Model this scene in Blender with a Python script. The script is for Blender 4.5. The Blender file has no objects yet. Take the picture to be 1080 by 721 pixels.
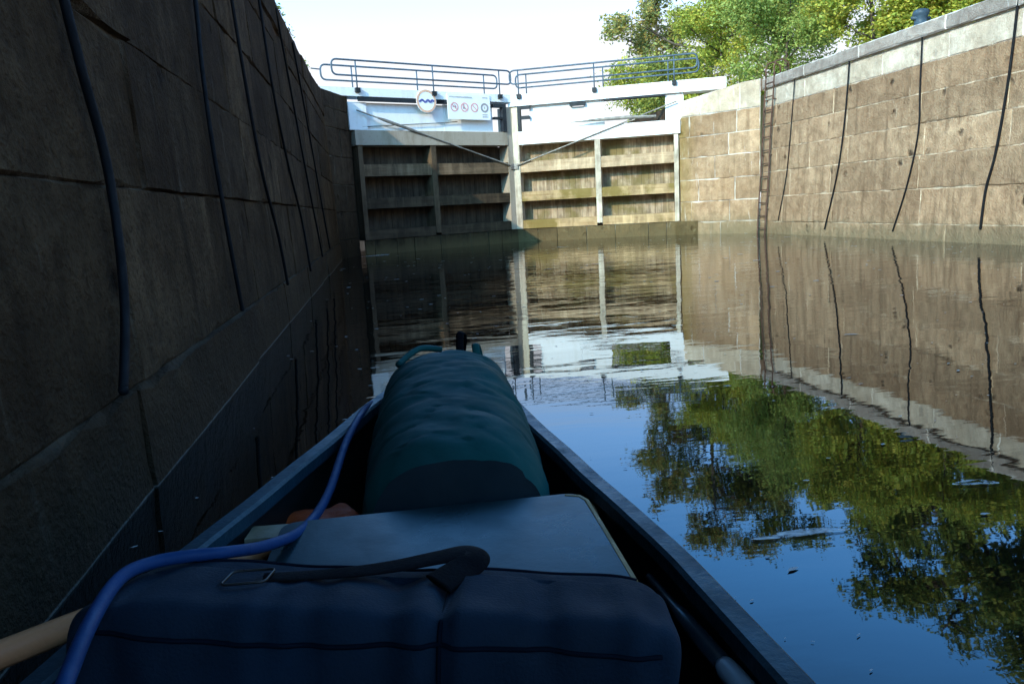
import bpy, bmesh, math, random
import numpy as np
from mathutils import Vector, Matrix, noise
random.seed(7); rng = np.random.default_rng(11)
scene = bpy.context.scene
COL = scene.collection
R = math.radians

# ------------------------------------------------------------------ helpers
def tag(o, label=None, cat=None, group=None, kind=None):
    if label: o['label'] = label
    if cat: o['category'] = cat
    if group: o['group'] = group
    if kind: o['kind'] = kind
    return o

def thing(name, loc, label, cat, group=None):
    o = bpy.data.objects.new(name, None); COL.objects.link(o)
    o.location = loc; o.empty_display_size = 0.1
    tag(o, label, cat, group)
    return o

def root_loc(p):
    v = Vector((0, 0, 0))
    while p is not None:
        v = v + p.location; p = p.parent
    return v

def obj(name, bm, mat, parent=None, loc=None, smooth=False, bevel=0.0, seg=1, angle=30):
    """bm holds world-space vertices; the object's origin is its thing's base."""
    if bevel > 0:
        es = [e for e in bm.edges if len(e.link_faces) == 2 and e.calc_face_angle(0) > R(angle)]
        bmesh.ops.bevel(bm, geom=es, offset=bevel, segments=seg, affect='EDGES', profile=0.5, clamp_overlap=True)
    base = root_loc(parent) if parent else Vector(loc or (0, 0, 0))
    bmesh.ops.translate(bm, verts=bm.verts, vec=-base)
    bmesh.ops.recalc_face_normals(bm, faces=bm.faces)
    me = bpy.data.meshes.new(name); bm.to_mesh(me); bm.free()
    if isinstance(mat, (list, tuple)):
        for m in mat: me.materials.append(m)
    else: me.materials.append(mat)
    if smooth:
        for p in me.polygons: p.use_smooth = True
    o = bpy.data.objects.new(name, me); COL.objects.link(o)
    if parent: o.parent = parent
    else: o.location = base
    return o

def hexa(bm, P):
    """P: 8 points, bottom ring then top ring"""
    v = [bm.verts.new(p) for p in P]
    for f in ((3,2,1,0),(4,5,6,7),(0,1,5,4),(1,2,6,5),(2,3,7,6),(3,0,4,7)):
        bm.faces.new([v[i] for i in f])
    return v

def box(bm, x0, x1, y0, y1, z0, z1, T=None):
    P = [(x0,y0,z0),(x1,y0,z0),(x1,y1,z0),(x0,y1,z0),(x0,y0,z1),(x1,y0,z1),(x1,y1,z1),(x0,y1,z1)]
    if T: P = [T(*p) for p in P]
    return hexa(bm, P)

def fillet(pts, r, n=6, closed=False):
    pts = [Vector(p) for p in pts]; out = []
    N = len(pts)
    for i, p in enumerate(pts):
        if not closed and i in (0, N-1): out.append(p); continue
        a = pts[i-1]; b = pts[(i+1) % N]
        da = (a-p); db = (b-p); rr = min(r, da.length*.48, db.length*.48)
        A = p + da.normalized()*rr; B = p + db.normalized()*rr
        for k in range(n+1):
            t = k/n
            out.append((1-t)**2*A + 2*t*(1-t)*p + t*t*B)
    return out

def smooth_path(pts, n=8):
    pts = [Vector(p) for p in pts]; out = []
    for i in range(len(pts)-1):
        p0 = pts[max(i-1,0)]; p1 = pts[i]; p2 = pts[i+1]; p3 = pts[min(i+2,len(pts)-1)]
        for k in range(n):
            t = k/n
            out.append(.5*((2*p1)+(-p0+p2)*t+(2*p0-5*p1+4*p2-p3)*t*t+(-p0+3*p1-3*p2+p3)*t**3))
    out.append(pts[-1]); return out

def tube(bm, pts, r, n=8, closed=False, caps=True, flat=None):
    """sweep a circle (or an ellipse: flat=(w,h)); r number or list"""
    pts = [Vector(p) for p in pts]; N = len(pts)
    rs = r if isinstance(r, (list, tuple)) else [r]*N
    rings = []; nrm = None
    for i, p in enumerate(pts):
        if closed: t = pts[(i+1) % N]-pts[i-1]
        else: t = pts[min(i+1,N-1)]-pts[max(i-1,0)]
        t.normalize()
        if nrm is None:
            nrm = Vector((0,0,1)).cross(t)
            if nrm.length < .05: nrm = Vector((1,0,0)).cross(t)
        nrm = (nrm - t*nrm.dot(t)).normalized(); bn = t.cross(nrm)
        a, b = (rs[i]*flat[0], rs[i]*flat[1]) if flat else (rs[i], rs[i])
        rings.append([bm.verts.new(p + nrm*math.cos(2*math.pi*k/n)*a + bn*math.sin(2*math.pi*k/n)*b) for k in range(n)])
    for i in range(N if closed else N-1):
        A = rings[i]; B = rings[(i+1) % N]
        for k in range(n):
            bm.faces.new((A[k],A[(k+1)%n],B[(k+1)%n],B[k]))
    if caps and not closed:
        bm.faces.new(rings[0][::-1]); bm.faces.new(rings[-1])
    return rings

def NB(): return bmesh.new()

# ------------------------------------------------------------------ materials
def mat(name):
    m = bpy.data.materials.new(name); m.use_nodes = True
    nt = m.node_tree; nt.nodes.clear()
    out = nt.nodes.new('ShaderNodeOutputMaterial'); b = nt.nodes.new('ShaderNodeBsdfPrincipled')
    nt.links.new(b.outputs[0], out.inputs[0])
    return m, nt, b, out

class G:
    """tiny node-graph helper"""
    def __init__(s, nt): s.nt = nt; s.geo = None
    def n(s, t, **kw):
        x = s.nt.nodes.new(t)
        for k, v in kw.items(): setattr(x, k, v)
        return x
    def l(s, a, b): s.nt.links.new(a, b)
    def pos(s, scale=(1,1,1), obj=False):
        if obj: src = s.n('ShaderNodeTexCoord').outputs['Object']
        else: src = s.n('ShaderNodeNewGeometry').outputs['Position']
        m = s.n('ShaderNodeVectorMath', operation='MULTIPLY'); s.l(src, m.inputs[0]); m.inputs[1].default_value = scale
        return m.outputs[0]
    def noise(s, vec, scale, detail=5, rough=.55, dist=0):
        x = s.n('ShaderNodeTexNoise'); s.l(vec, x.inputs['Vector']); x.inputs['Scale'].default_value = scale
        x.inputs['Detail'].default_value = detail; x.inputs['Roughness'].default_value = rough; x.inputs['Distortion'].default_value = dist
        return x.outputs['Fac']
    def ramp(s, fac, stops):
        x = s.n('ShaderNodeValToRGB'); s.l(fac, x.inputs[0]); e = x.color_ramp.elements
        while len(e) < len(stops): e.new(.5)
        for i, (p, c) in enumerate(stops):
            e[i].position = p
            e[i].color = (c, c, c, 1) if isinstance(c, (int, float)) else (*c, 1)
        return x.outputs[0]
    def mix(s, fac, a, b, mode='MIX'):
        x = s.n('ShaderNodeMix', data_type='RGBA', blend_type=mode)
        for v, si in ((fac, 0), (a, 6), (b, 7)):
            sock = x.inputs[si]
            if isinstance(v, (int, float)): sock.default_value = v if si == 0 else (v, v, v, 1)
            elif isinstance(v, tuple): sock.default_value = (*v, 1)
            else: s.l(v, sock)
        return x.outputs[2]
    def math(s, op, a, b=0.0, c=0.0, clamp=False):
        x = s.n('ShaderNodeMath', operation=op, use_clamp=clamp)
        for v, sock in zip((a, b, c), x.inputs):
            if isinstance(v, (int, float)): sock.default_value = v
            else: s.l(v, sock)
        return x.outputs[0]
    def bump(s, h, strength, dist=.02, normal=None):
        x = s.n('ShaderNodeBump'); s.l(h, x.inputs['Height']); x.inputs['Strength'].default_value = strength
        x.inputs['Distance'].default_value = dist
        if normal is not None: s.l(normal, x.inputs['Normal'])
        return x.outputs[0]
    def sepz(s, axis=2):
        g = s.n('ShaderNodeNewGeometry'); x = s.n('ShaderNodeSeparateXYZ'); s.l(g.outputs['Position'], x.inputs[0])
        return x.outputs[axis]

def simple(name, col, rough=.5, metal=0, nscale=0, namt=.3, bump=0, bscale=40, spec=.22, obj_space=True):
    m, nt, b, out = mat(name); g = G(nt)
    b.inputs['Roughness'].default_value = rough; b.inputs['Metallic'].default_value = metal
    b.inputs['Specular IOR Level'].default_value = spec
    if nscale:
        v = g.pos(obj=obj_space); f = g.noise(v, nscale)
        c = g.mix(g.ramp(f, ((.3, 0), (.7, 1))), tuple(x*(1-namt) for x in col), tuple(min(1, x*(1+namt)) for x in col))
        g.l(c, b.inputs['Base Color'])
        rr = g.ramp(g.noise(v, nscale*2.3), ((.3, max(0, rough-.12)), (.7, min(1, rough+.12)))); g.l(rr, b.inputs['Roughness'])
    else: b.inputs['Base Color'].default_value = (*col, 1)
    if bump:
        g.l(g.bump(g.noise(g.pos(obj=obj_space), bscale, 4), bump, .01), b.inputs['Normal'])
    return m

def stone(name, c1, c2, joint, wet=(.05,.045,.03), streak=.5, lime=.35, pit=.5, wet_top=.35, bump=.6, algae_or_shade=None, rough=.85, tonev=.28, spec=.22, jl=.42, scum=0, rough_tex=.35):
    m, nt, b, out = mat(name); g = G(nt)
    P = g.pos()
    at = g.n('ShaderNodeAttribute', attribute_name='blk', attribute_type='GEOMETRY')
    sep = g.n('ShaderNodeSeparateColor'); g.l(at.outputs['Color'], sep.inputs[0])
    rnd, jt = sep.outputs[0], sep.outputs[1]
    big = g.noise(P, .9, 6, .62, .4); mid = g.noise(P, 5.5, 7, .65); fine = g.noise(P, 42, 5, .6)
    st = g.noise(g.pos((3.2,3.2,.28)), 2.2, 5, .6, .3)
    col = g.mix(g.ramp(big, ((.3,0),(.7,1))), c1, c2)
    col = g.mix(g.math('MULTIPLY', g.ramp(mid, ((.35,1),(.62,0))), .55), col, tuple(x*.5 for x in c1))
    # per-block tone
    tone = g.math('MULTIPLY_ADD', rnd, tonev, 1.0-tonev*.5)
    tn = g.n('ShaderNodeCombineColor'); [g.l(tone, tn.inputs[i]) for i in range(3)]
    col = g.mix(1.0, col, tn.outputs[0], 'MULTIPLY')
    # dark streaks and pale lime runs
    col = g.mix(g.math('MULTIPLY', g.ramp(st, ((.5,0),(.72,1))), streak), col, tuple(x*.38 for x in c1))
    lm = g.noise(g.pos((5,5,.8)), 1.5, 6, .7, .6)
    col = g.mix(g.math('MULTIPLY', g.ramp(lm, ((.62,0),(.76,1))), lime), col, joint)
    blo = g.noise(P, 2.3, 6, .7, .8)
    col = g.mix(g.math('MULTIPLY', g.ramp(blo, ((.54,0),(.68,1))), streak*.9), col, tuple(x*.55 for x in c1))
    col = g.mix(g.math('MULTIPLY', g.ramp(fine, ((.3,1),(.5,0))), rough_tex), col, tuple(x*.45 for x in c1))
    # dark pits
    vo = g.n('ShaderNodeTexVoronoi', feature='F1'); g.l(g.mix(.25, P, g.mix(1.0, P, g.noise(P, 3), 'ADD')), vo.inputs['Vector']); vo.inputs['Scale'].default_value = 2.1
    pits = g.math('MULTIPLY', g.ramp(vo.outputs['Distance'], ((.06,1),(.17,0))), g.ramp(mid, ((.40,0),(.55,1))))
    col = g.mix(g.math('MULTIPLY', pits, pit), col, tuple(x*.22 for x in c1))
    # joints: mostly dark, lime in places
    jn = g.noise(P, 1.7, 4, .6)
    jc = g.mix(g.ramp(jn, ((jl,0),(jl+.16,1))), tuple(x*.3 for x in c1), joint)
    col = g.mix(g.math('MULTIPLY', jt, .85), col, jc)
    if algae_or_shade:  # tint along X: real algae on the pier, painted shadow on the sill
        ac, x0, x1 = algae_or_shade
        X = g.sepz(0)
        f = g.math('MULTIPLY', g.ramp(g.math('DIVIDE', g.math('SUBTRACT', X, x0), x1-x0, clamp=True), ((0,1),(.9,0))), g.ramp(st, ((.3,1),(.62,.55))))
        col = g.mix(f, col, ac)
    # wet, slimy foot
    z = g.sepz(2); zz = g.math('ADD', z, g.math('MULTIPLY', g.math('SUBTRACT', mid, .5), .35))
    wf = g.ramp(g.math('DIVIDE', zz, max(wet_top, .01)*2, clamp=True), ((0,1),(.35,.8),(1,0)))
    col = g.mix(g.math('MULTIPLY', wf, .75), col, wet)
    if scum:
        col = g.mix(g.math('MULTIPLY', g.math('LESS_THAN', g.math('ADD', z, g.math('MULTIPLY', g.math('SUBTRACT', mid, .5), .012)), scum), .6), col, (.20,.19,.16))
    g.l(col, b.inputs['Base Color'])
    g.l(g.math('SUBTRACT', rough, g.math('MULTIPLY', wf, .35)), b.inputs['Roughness'])
    b.inputs['Specular IOR Level'].default_value = spec
    h = g.math('ADD', g.math('MULTIPLY', mid, 1.0), g.math('MULTIPLY', fine, .45))
    h = g.math('SUBTRACT', h, g.math('MULTIPLY', pits, .8))
    g.l(g.bump(h, bump, .045), b.inputs['Normal'])
    return m

def wood(name, c1, c2, axis='z', algae_or_shade=None, alg_top=1.0, rough=.8, wet=0):
    m, nt, b, out = mat(name); g = G(nt)
    sc = {'z': (14,14,.7), 'h': (.7,.7,14)}[axis]
    gr = g.noise(g.pos(sc), 1.0, 6, .65, .5); blot = g.noise(g.pos(), 3.2, 6, .65)
    col = g.mix(g.ramp(gr, ((.3,0),(.7,1))), c1, c2)
    col = g.mix(g.math('MULTIPLY', g.ramp(blot, ((.35,1),(.6,0))), .6), col, tuple(x*.35 for x in c1))
    run = g.noise(g.pos((6,6,.5)), 1.3, 5, .65)
    col = g.mix(g.math('MULTIPLY', g.ramp(run, ((.5,0),(.7,1))), .5), col, tuple(min(.8, x*1.45) for x in c2))
    if algae_or_shade:
        f = g.math('MULTIPLY', g.ramp(g.noise(g.pos((1.2,1.2,1.2)), 1.0, 5, .6), ((.46,0),(.58,1))), .85)
        col = g.mix(f, col, algae_or_shade)
    g.l(col, b.inputs['Base Color']); b.inputs['Roughness'].default_value = rough
    b.inputs['Specular IOR Level'].default_value = .25
    g.l(g.bump(g.math('ADD', gr, blot), .5, .02), b.inputs['Normal'])
    return m

def paint(name, col, dirt=(.25,.2,.13), amt=.5, rough=.55):
    m, nt, b, out = mat(name); g = G(nt)
    f = g.noise(g.pos((2.5,2.5,.5)), 1.6, 6, .65); f2 = g.noise(g.pos(), 14, 5, .65)
    c = g.mix(g.math('MULTIPLY', g.ramp(f, ((.5,0),(.72,1))), amt), col, dirt)
    c = g.mix(g.math('MULTIPLY', g.ramp(f2, ((.58,0),(.7,1))), amt*.8), c, dirt)
    g.l(c, b.inputs['Base Color']); b.inputs['Roughness'].default_value = rough
    g.l(g.bump(f2, .25, .01), b.inputs['Normal'])
    return m

def leafmat(name, trans=.35):
    m, nt, b, out = mat(name); g = G(nt)
    at = g.n('ShaderNodeAttribute', attribute_name='tint', attribute_type='GEOMETRY')
    b.inputs['Roughness'].default_value = .55; b.inputs['Specular IOR Level'].default_value = .3
    g.l(at.outputs['Color'], b.inputs['Base Color'])
    tr = g.n('ShaderNodeBsdfTranslucent'); g.l(at.outputs['Color'], tr.inputs[0])
    mx = g.n('ShaderNodeMixShader'); mx.inputs[0].default_value = trans
    g.l(b.outputs[0], mx.inputs[1]); g.l(tr.outputs[0], mx.inputs[2]); g.l(mx.outputs[0], out.inputs[0])
    return m

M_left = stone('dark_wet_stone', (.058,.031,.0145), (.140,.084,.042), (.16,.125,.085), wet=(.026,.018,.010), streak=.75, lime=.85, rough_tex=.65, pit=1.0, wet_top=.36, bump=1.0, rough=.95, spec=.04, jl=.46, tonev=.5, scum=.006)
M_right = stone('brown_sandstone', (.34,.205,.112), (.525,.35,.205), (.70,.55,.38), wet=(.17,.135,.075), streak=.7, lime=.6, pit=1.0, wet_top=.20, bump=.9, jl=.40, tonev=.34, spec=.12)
M_band = stone('whitewashed_stone', (.52,.40,.27), (.75,.64,.49), (.84,.82,.78), wet=(.2,.18,.12), streak=.30, lime=.6, pit=.3, bump=.5, wet_top=.01, jl=.25)
M_cope = stone('grey_coping_stone', (.33,.265,.21), (.48,.41,.34), (.80,.76,.70), wet=(.2,.18,.12), streak=.25, lime=.3, pit=.4, bump=.6, wet_top=.01, jl=.22, tonev=.35)
M_pier = stone('pale_pier_stone', (.34,.20,.10), (.57,.39,.235), (.80,.75,.66), wet=(.15,.12,.06), streak=.5, lime=.95, pit=.8, wet_top=.3, bump=.8, algae_or_shade=((.20,.135,.022), 7.42, 7.85), jl=.36, tonev=.4)
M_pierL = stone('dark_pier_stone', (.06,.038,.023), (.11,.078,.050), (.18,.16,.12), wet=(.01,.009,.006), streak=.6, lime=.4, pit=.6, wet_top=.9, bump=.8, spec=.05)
M_sill = stone('slimy_sill_stone', (.12,.085,.04), (.23,.165,.075), (.40,.36,.27), wet=(.12,.09,.04), streak=.5, lime=.7, pit=.4, wet_top=.15, bump=.7, spec=.1, algae_or_shade=((.016,.012,.007), 3.4, 5.6))  # dark ramp paints the left wall's shadow into the sill colour
M_beam = wood('weathered_beam', (.36,.235,.125), (.58,.42,.26), 'h')
M_beamalg = wood('algae_stained_beam', (.31,.195,.085), (.52,.365,.19), 'h', algae_or_shade=(.17,.12,.025))
M_dbeam = wood('shade_dark_beam', (.038,.025,.013), (.085,.058,.032), 'h')  # left-leaf beam, planking and post tones darkened for wall shadow and algae
M_mbeam = wood('shade_brown_beam', (.10,.062,.030), (.20,.135,.078), 'h')
M_dplank = wood('shade_dark_planking', (.026,.018,.010), (.080,.056,.032), 'z')
M_dpost = wood('shade_dark_post', (.055,.036,.019), (.13,.088,.05), 'z')
M_post = wood('weathered_post', (.42,.34,.24), (.62,.53,.40), 'z')
M_plank = wood('grey_planking', (.19,.125,.07), (.50,.38,.25), 'z', algae_or_shade=(.15,.11,.035))
M_greybeam = paint('dirty_grey_paint', (.36,.30,.225), (.18,.13,.07), .6, .6)
M_white = paint('white_gate_paint', (.82,.82,.80), (.55,.50,.42), .35, .45)
M_black = simple('black_iron_and_shade', (.018,.022,.026), .5, 0, 6, .4)  # real ironwork, also the painted shade strips under the beams
M_rail = simple('blue_grey_painted_steel', (.075,.11,.145), .45, 0, 5, .3)
M_rod = simple('galvanised_rod', (.24,.22,.19), .55, .3, 8, .4)
M_cable = simple('black_rubber_sleeve', (.0030,.0034,.0042), .7, 0, 9, .4, .2, 60)
M_rust = simple('rusty_iron', (.095,.052,.036), .8, .1, 7, .5, .4, 60)
M_hull = simple('dark_green_hull', (.006,.010,.010), .35, 0, 4, .3)
M_gun = simple('slate_vinyl_gunwale', (.009,.030,.042), .42, 0, 9, .25, .15, 90)
M_ash = wood('ash_wood', (.20,.145,.085), (.30,.23,.14), 'h', rough=.5)
M_dry = simple('teal_dry_bag_fabric', (.003,.046,.042), .7, 0, 3, .3, .3, 14, .1)
M_drye = simple('shade_dark_bag_end', (.0025,.010,.013), .8, 0, 5, .3, .2, 20)  # overhang shade on the near end, put into the fabric colour
M_boxtop = simple('grey_blue_lid', (.007,.020,.023), .34, .1, 2.2, .45, .03, 90, .10)
M_boxedge = simple('raw_wood_edge', (.22,.15,.06), .6, 0, 12, .3, .2, 60)
M_navy = simple('navy_canvas', (.0022,.0110,.0220), .85, 0, 5, .3, .2, 240)
M_navyd = simple('navy_piping', (.0015,.004,.009), .85, 0, 8, .3, 0, 40, .08)
M_web = simple('black_webbing', (.0022,.0022,.003), .85, 0, 6, .3, .2, 220, .08)
M_buck = simple('worn_steel_buckle', (.05,.046,.040), .35, .8, 20, .3)
M_rope = simple('blue_hose', (.002,.030,.105), .65, 0, 6, .2, .15, 60)
M_pole = simple('varnished_pine', (.45,.18,.075), .42, 0, 5, .25, .15, 40)
M_shaft = simple('dark_paddle_shaft', (.010,.022,.030), .35, 0, 8, .3)
M_grip = simple('pale_plastic_grip', (.19,.25,.29), .4, 0, 10, .15)
M_orange = simple('orange_cloth', (.42,.07,.015), .7, 0, 8, .3, .4, 40)
M_red = simple('sign_red', (.74,.38,.36), .5, 0, 8, .15)
M_sor = simple('sign_orange', (.78,.46,.30), .5, 0, 8, .15)
M_navys = simple('sign_navy', (.10,.11,.32), .5, 0, 8, .15)
M_ink = simple('sign_ink', (.33,.30,.30), .5, 0, 8, .15)
M_faint = simple('faded_lettering', (.48,.47,.46), .5, 0, 8, .15)
M_signw = simple('sign_white', (.88,.88,.87), .45, 0, 3, .05)
M_bark = simple('bark', (.085,.065,.048), .9, 0, 6, .4, .8, 18)
M_leaf = leafmat('foliage', .42)
M_boll = simple('blue_grey_bollard_paint', (.045,.075,.10), .5, 0, 5, .4)

# ------------------------------------------------------------------ stone walls
def blockwall(bm, A, B, courses, nrm, blen=1.4, batter=.0, jit=.006, groove=.022, inset=.012, ztop=None, seed=1, tfun=None, chip=.012):
    """dressed stone blocks along A->B (plan), each with its own bevel, face depth and tone"""
    rd = random.Random(seed)
    A = Vector((*A, 0)); B = Vector((*B, 0)); L = (B-A).length; d = (B-A)/L; n = Vector((*nrm, 0)).normalized()
    lay = bm.loops.layers.color.get('blk') or bm.loops.layers.color.new('blk')
    def pt(u, z, dep):
        return A + d*u + n*(dep - batter*z) + Vector((0,0,z))
    for ci in range(len(courses)-1):
        z0, z1 = courses[ci], courses[ci+1]
        u = -rd.random()*blen*.8 ; off = []
        us = [0.0]
        while True:
            u += blen*rd.uniform(.65, 1.45)
            if u > L-.15*blen: break
            if u > .15*blen: us.append(u)
        us.append(L)
        for i in range(len(us)-1):
            a, b_ = us[i], us[i+1]
            za = zb = z1
            if ztop and ci == len(courses)-2: za = ztop(a/L); zb = ztop(b_/L)
            dep = rd.uniform(-jit, jit); tone = rd.random()
            ne = max(2, int((b_-a)/.16)); nz = max(2, int((z1-z0)/.13))
            def jj(): return inset*rd.uniform(.45, 1.5) + (chip*rd.random() if rd.random() < .18 else 0)
            outer = []; inner = []
            for k in range(ne):
                t = k/ne; uu = a+(b_-a)*t; outer.append((uu, z0)); inner.append((uu if 0 < k else a+inset, z0+jj()))
            for k in range(nz):
                t = k/nz; zz = z0+(zb-z0)*t; outer.append((b_, zz)); inner.append((b_-jj(), zz if 0 < k else z0+inset))
            for k in range(ne):
                t = k/ne; uu = b_+(a-b_)*t; zt = zb+(za-zb)*t; outer.append((uu, zt)); inner.append((uu if 0 < k else b_-inset, zt-jj()))
            for k in range(nz):
                t = k/nz; zz = za+(z0-za)*t; outer.append((a, zz)); inner.append((a+jj(), zz if 0 < k else za-inset))
            vo = [bm.verts.new(pt(x, z, -groove)) for x, z in outer]
            vi = [bm.verts.new(pt(x, z, dep+rd.uniform(-.003,.003))) for x, z in inner]
            N = len(vo)
            fs = []
            for k in range(N):
                f = bm.faces.new((vo[k], vo[(k+1)%N], vi[(k+1)%N], vi[k]))
                for lp in f.loops:
                    lp[lay] = (tone, 1.0 if lp.vert in (vo[k], vo[(k+1)%N]) else .25, 0, 1)
            cz = bm.verts.new(pt((a+b_)/2, (z0+(za+zb)/2)/2, dep+.006))
            for k in range(N):
                f = bm.faces.new((vi[k], vi[(k+1)%N], cz))
                for lp in f.loops: lp[lay] = (tone, 0, 0, 1)

def sheet(bm, pts, tone=.5):
    lay = bm.loops.layers.color.get('blk') or bm.loops.layers.color.new('blk')
    f = bm.faces.new([bm.verts.new(p) for p in pts])
    for lp in f.loops: lp[lay] = (tone, 0, 0, 1)
    return f

BT = .034; XL, XR = -.858, 8.736
YB = -26.0
# left chamber wall
t = thing('lock_wall', (XL, 8, 0), 'tall dark wet stone lock wall in shadow on the left of the chamber', 'lock wall')
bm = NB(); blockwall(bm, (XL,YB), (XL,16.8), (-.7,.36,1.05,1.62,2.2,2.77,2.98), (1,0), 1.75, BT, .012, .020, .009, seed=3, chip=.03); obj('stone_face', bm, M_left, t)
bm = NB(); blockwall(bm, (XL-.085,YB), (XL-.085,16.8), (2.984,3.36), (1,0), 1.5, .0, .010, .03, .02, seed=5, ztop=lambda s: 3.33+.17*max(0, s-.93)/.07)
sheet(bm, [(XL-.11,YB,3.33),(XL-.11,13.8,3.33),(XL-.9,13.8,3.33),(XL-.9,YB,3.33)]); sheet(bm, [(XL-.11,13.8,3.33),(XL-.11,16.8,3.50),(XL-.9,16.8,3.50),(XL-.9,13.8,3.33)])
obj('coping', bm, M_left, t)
# right chamber wall
t = thing('lock_wall', (XR, 8, 0), 'sunlit brown sandstone lock wall with a white band below grey coping on the right', 'lock wall')
bm = NB(); blockwall(bm, (XR,16.7), (XR,YB), (-.7,.27,.84,1.38,1.88,2.36,2.82), (-1,0), 1.9, BT, .007, .010, .013, seed=11, chip=.03); obj('stone_face', bm, M_right, t)
bm = NB(); blockwall(bm, (XR+.085,16.7), (XR+.085,YB), (2.823,3.22), (-1,0), 2.1, .012, .006, .014, .010, seed=12); obj('white_band', bm, M_band, t)
bm = NB(); blockwall(bm, (XR+.06,16.7), (XR+.06,YB), (3.224,3.45), (-1,0), 1.55, 0, .012, .02, .022, seed=14, chip=.02)
sheet(bm, [(XR+.08,16.7,3.446),(XR+.9,16.7,3.446),(XR+.9,YB,3.446),(XR+.08,YB,3.446)])
sheet(bm, [(XR+.06,16.7,3.226),(XR+.15,16.7,3.226),(XR+.15,YB,3.226),(XR+.06,YB,3.226)]); obj('coping', bm, M_cope, t)
# piers beside the gates
t = thing('gate_pier', (7.5,18.4,0), 'pale splayed stone pier between the right gate leaf and the ladder', 'pier')
bm = NB(); a = (8.75,16.704); b_ = (7.50,18.42); nr = (-(18.42-16.704)*1.0, -(8.75-7.5)); blockwall(bm, a, b_, (-.7,.30,.80,1.33,1.86,2.36,2.86), nr, .95, .0, .012, .012, .014, seed=21, chip=.03)
blockwall(bm, (7.50,18.424), (7.78,19.2), (-.7,.3,.8,1.33,1.86,2.36,2.86,3.2), (-.9,.3), .9, 0, .006, seed=22)
obj('stone_face', bm, M_pier, t)
bm = NB(); zt = lambda s: 3.47-.24*max(0,(s-.18))/.82
blockwall(bm, a, b_, (2.864,3.47), nr, .75, .0, .012, .02, .012, seed=23, ztop=zt)
sheet(bm, [(8.76,16.71,3.465),(8.52,17.02,3.465),(9.6,17.6,3.465),(9.6,16.71,3.465)]); sheet(bm, [(8.52,17.02,3.465),(7.52,18.43,3.228),(7.8,19.3,3.228),(9.6,19.3,3.3),(9.6,17.6,3.465)])
obj('pale_cap', bm, M_band, t)
bm = NB(); box(bm, 7.33,7.98,18.02,18.36,-.5,.33); lay = bm.loops.layers.color.new('blk')
for f in bm.faces:
    for lp in f.loops: lp[lay] = (.6,0,0,1)
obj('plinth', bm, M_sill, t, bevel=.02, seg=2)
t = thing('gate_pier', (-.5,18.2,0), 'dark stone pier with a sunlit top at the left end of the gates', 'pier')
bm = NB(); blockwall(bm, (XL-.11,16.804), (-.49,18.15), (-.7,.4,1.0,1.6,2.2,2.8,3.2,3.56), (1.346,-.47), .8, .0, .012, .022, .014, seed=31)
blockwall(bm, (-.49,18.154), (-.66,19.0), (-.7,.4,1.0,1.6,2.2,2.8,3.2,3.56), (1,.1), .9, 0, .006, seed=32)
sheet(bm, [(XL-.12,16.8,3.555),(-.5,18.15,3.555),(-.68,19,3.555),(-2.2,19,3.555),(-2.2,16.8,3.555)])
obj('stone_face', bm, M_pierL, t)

# ------------------------------------------------------------------ lock gates
MIT = Vector((3.564,20.16,0)); HL = Vector((-.42,18.24,0)); HR = Vector((7.524,18.55,0))
def leaf_frame(heel):
    d = (heel-MIT); L = d.length; d.normalize()
    n = Vector((-d.y, d.x, 0));
    if n.y < 0: n = -n           # away from the chamber
    T = lambda u, v, z: MIT + d*u + n*v + Vector((0,0,z))
    return T, L
def rect_loop(T, u0, u1, v, z0, z1, r=.13):
    return fillet([T(u0,v,z0), T(u1,v,z0), T(u1,v,z1), T(u0,v,z1)], r, 6, True)

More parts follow.
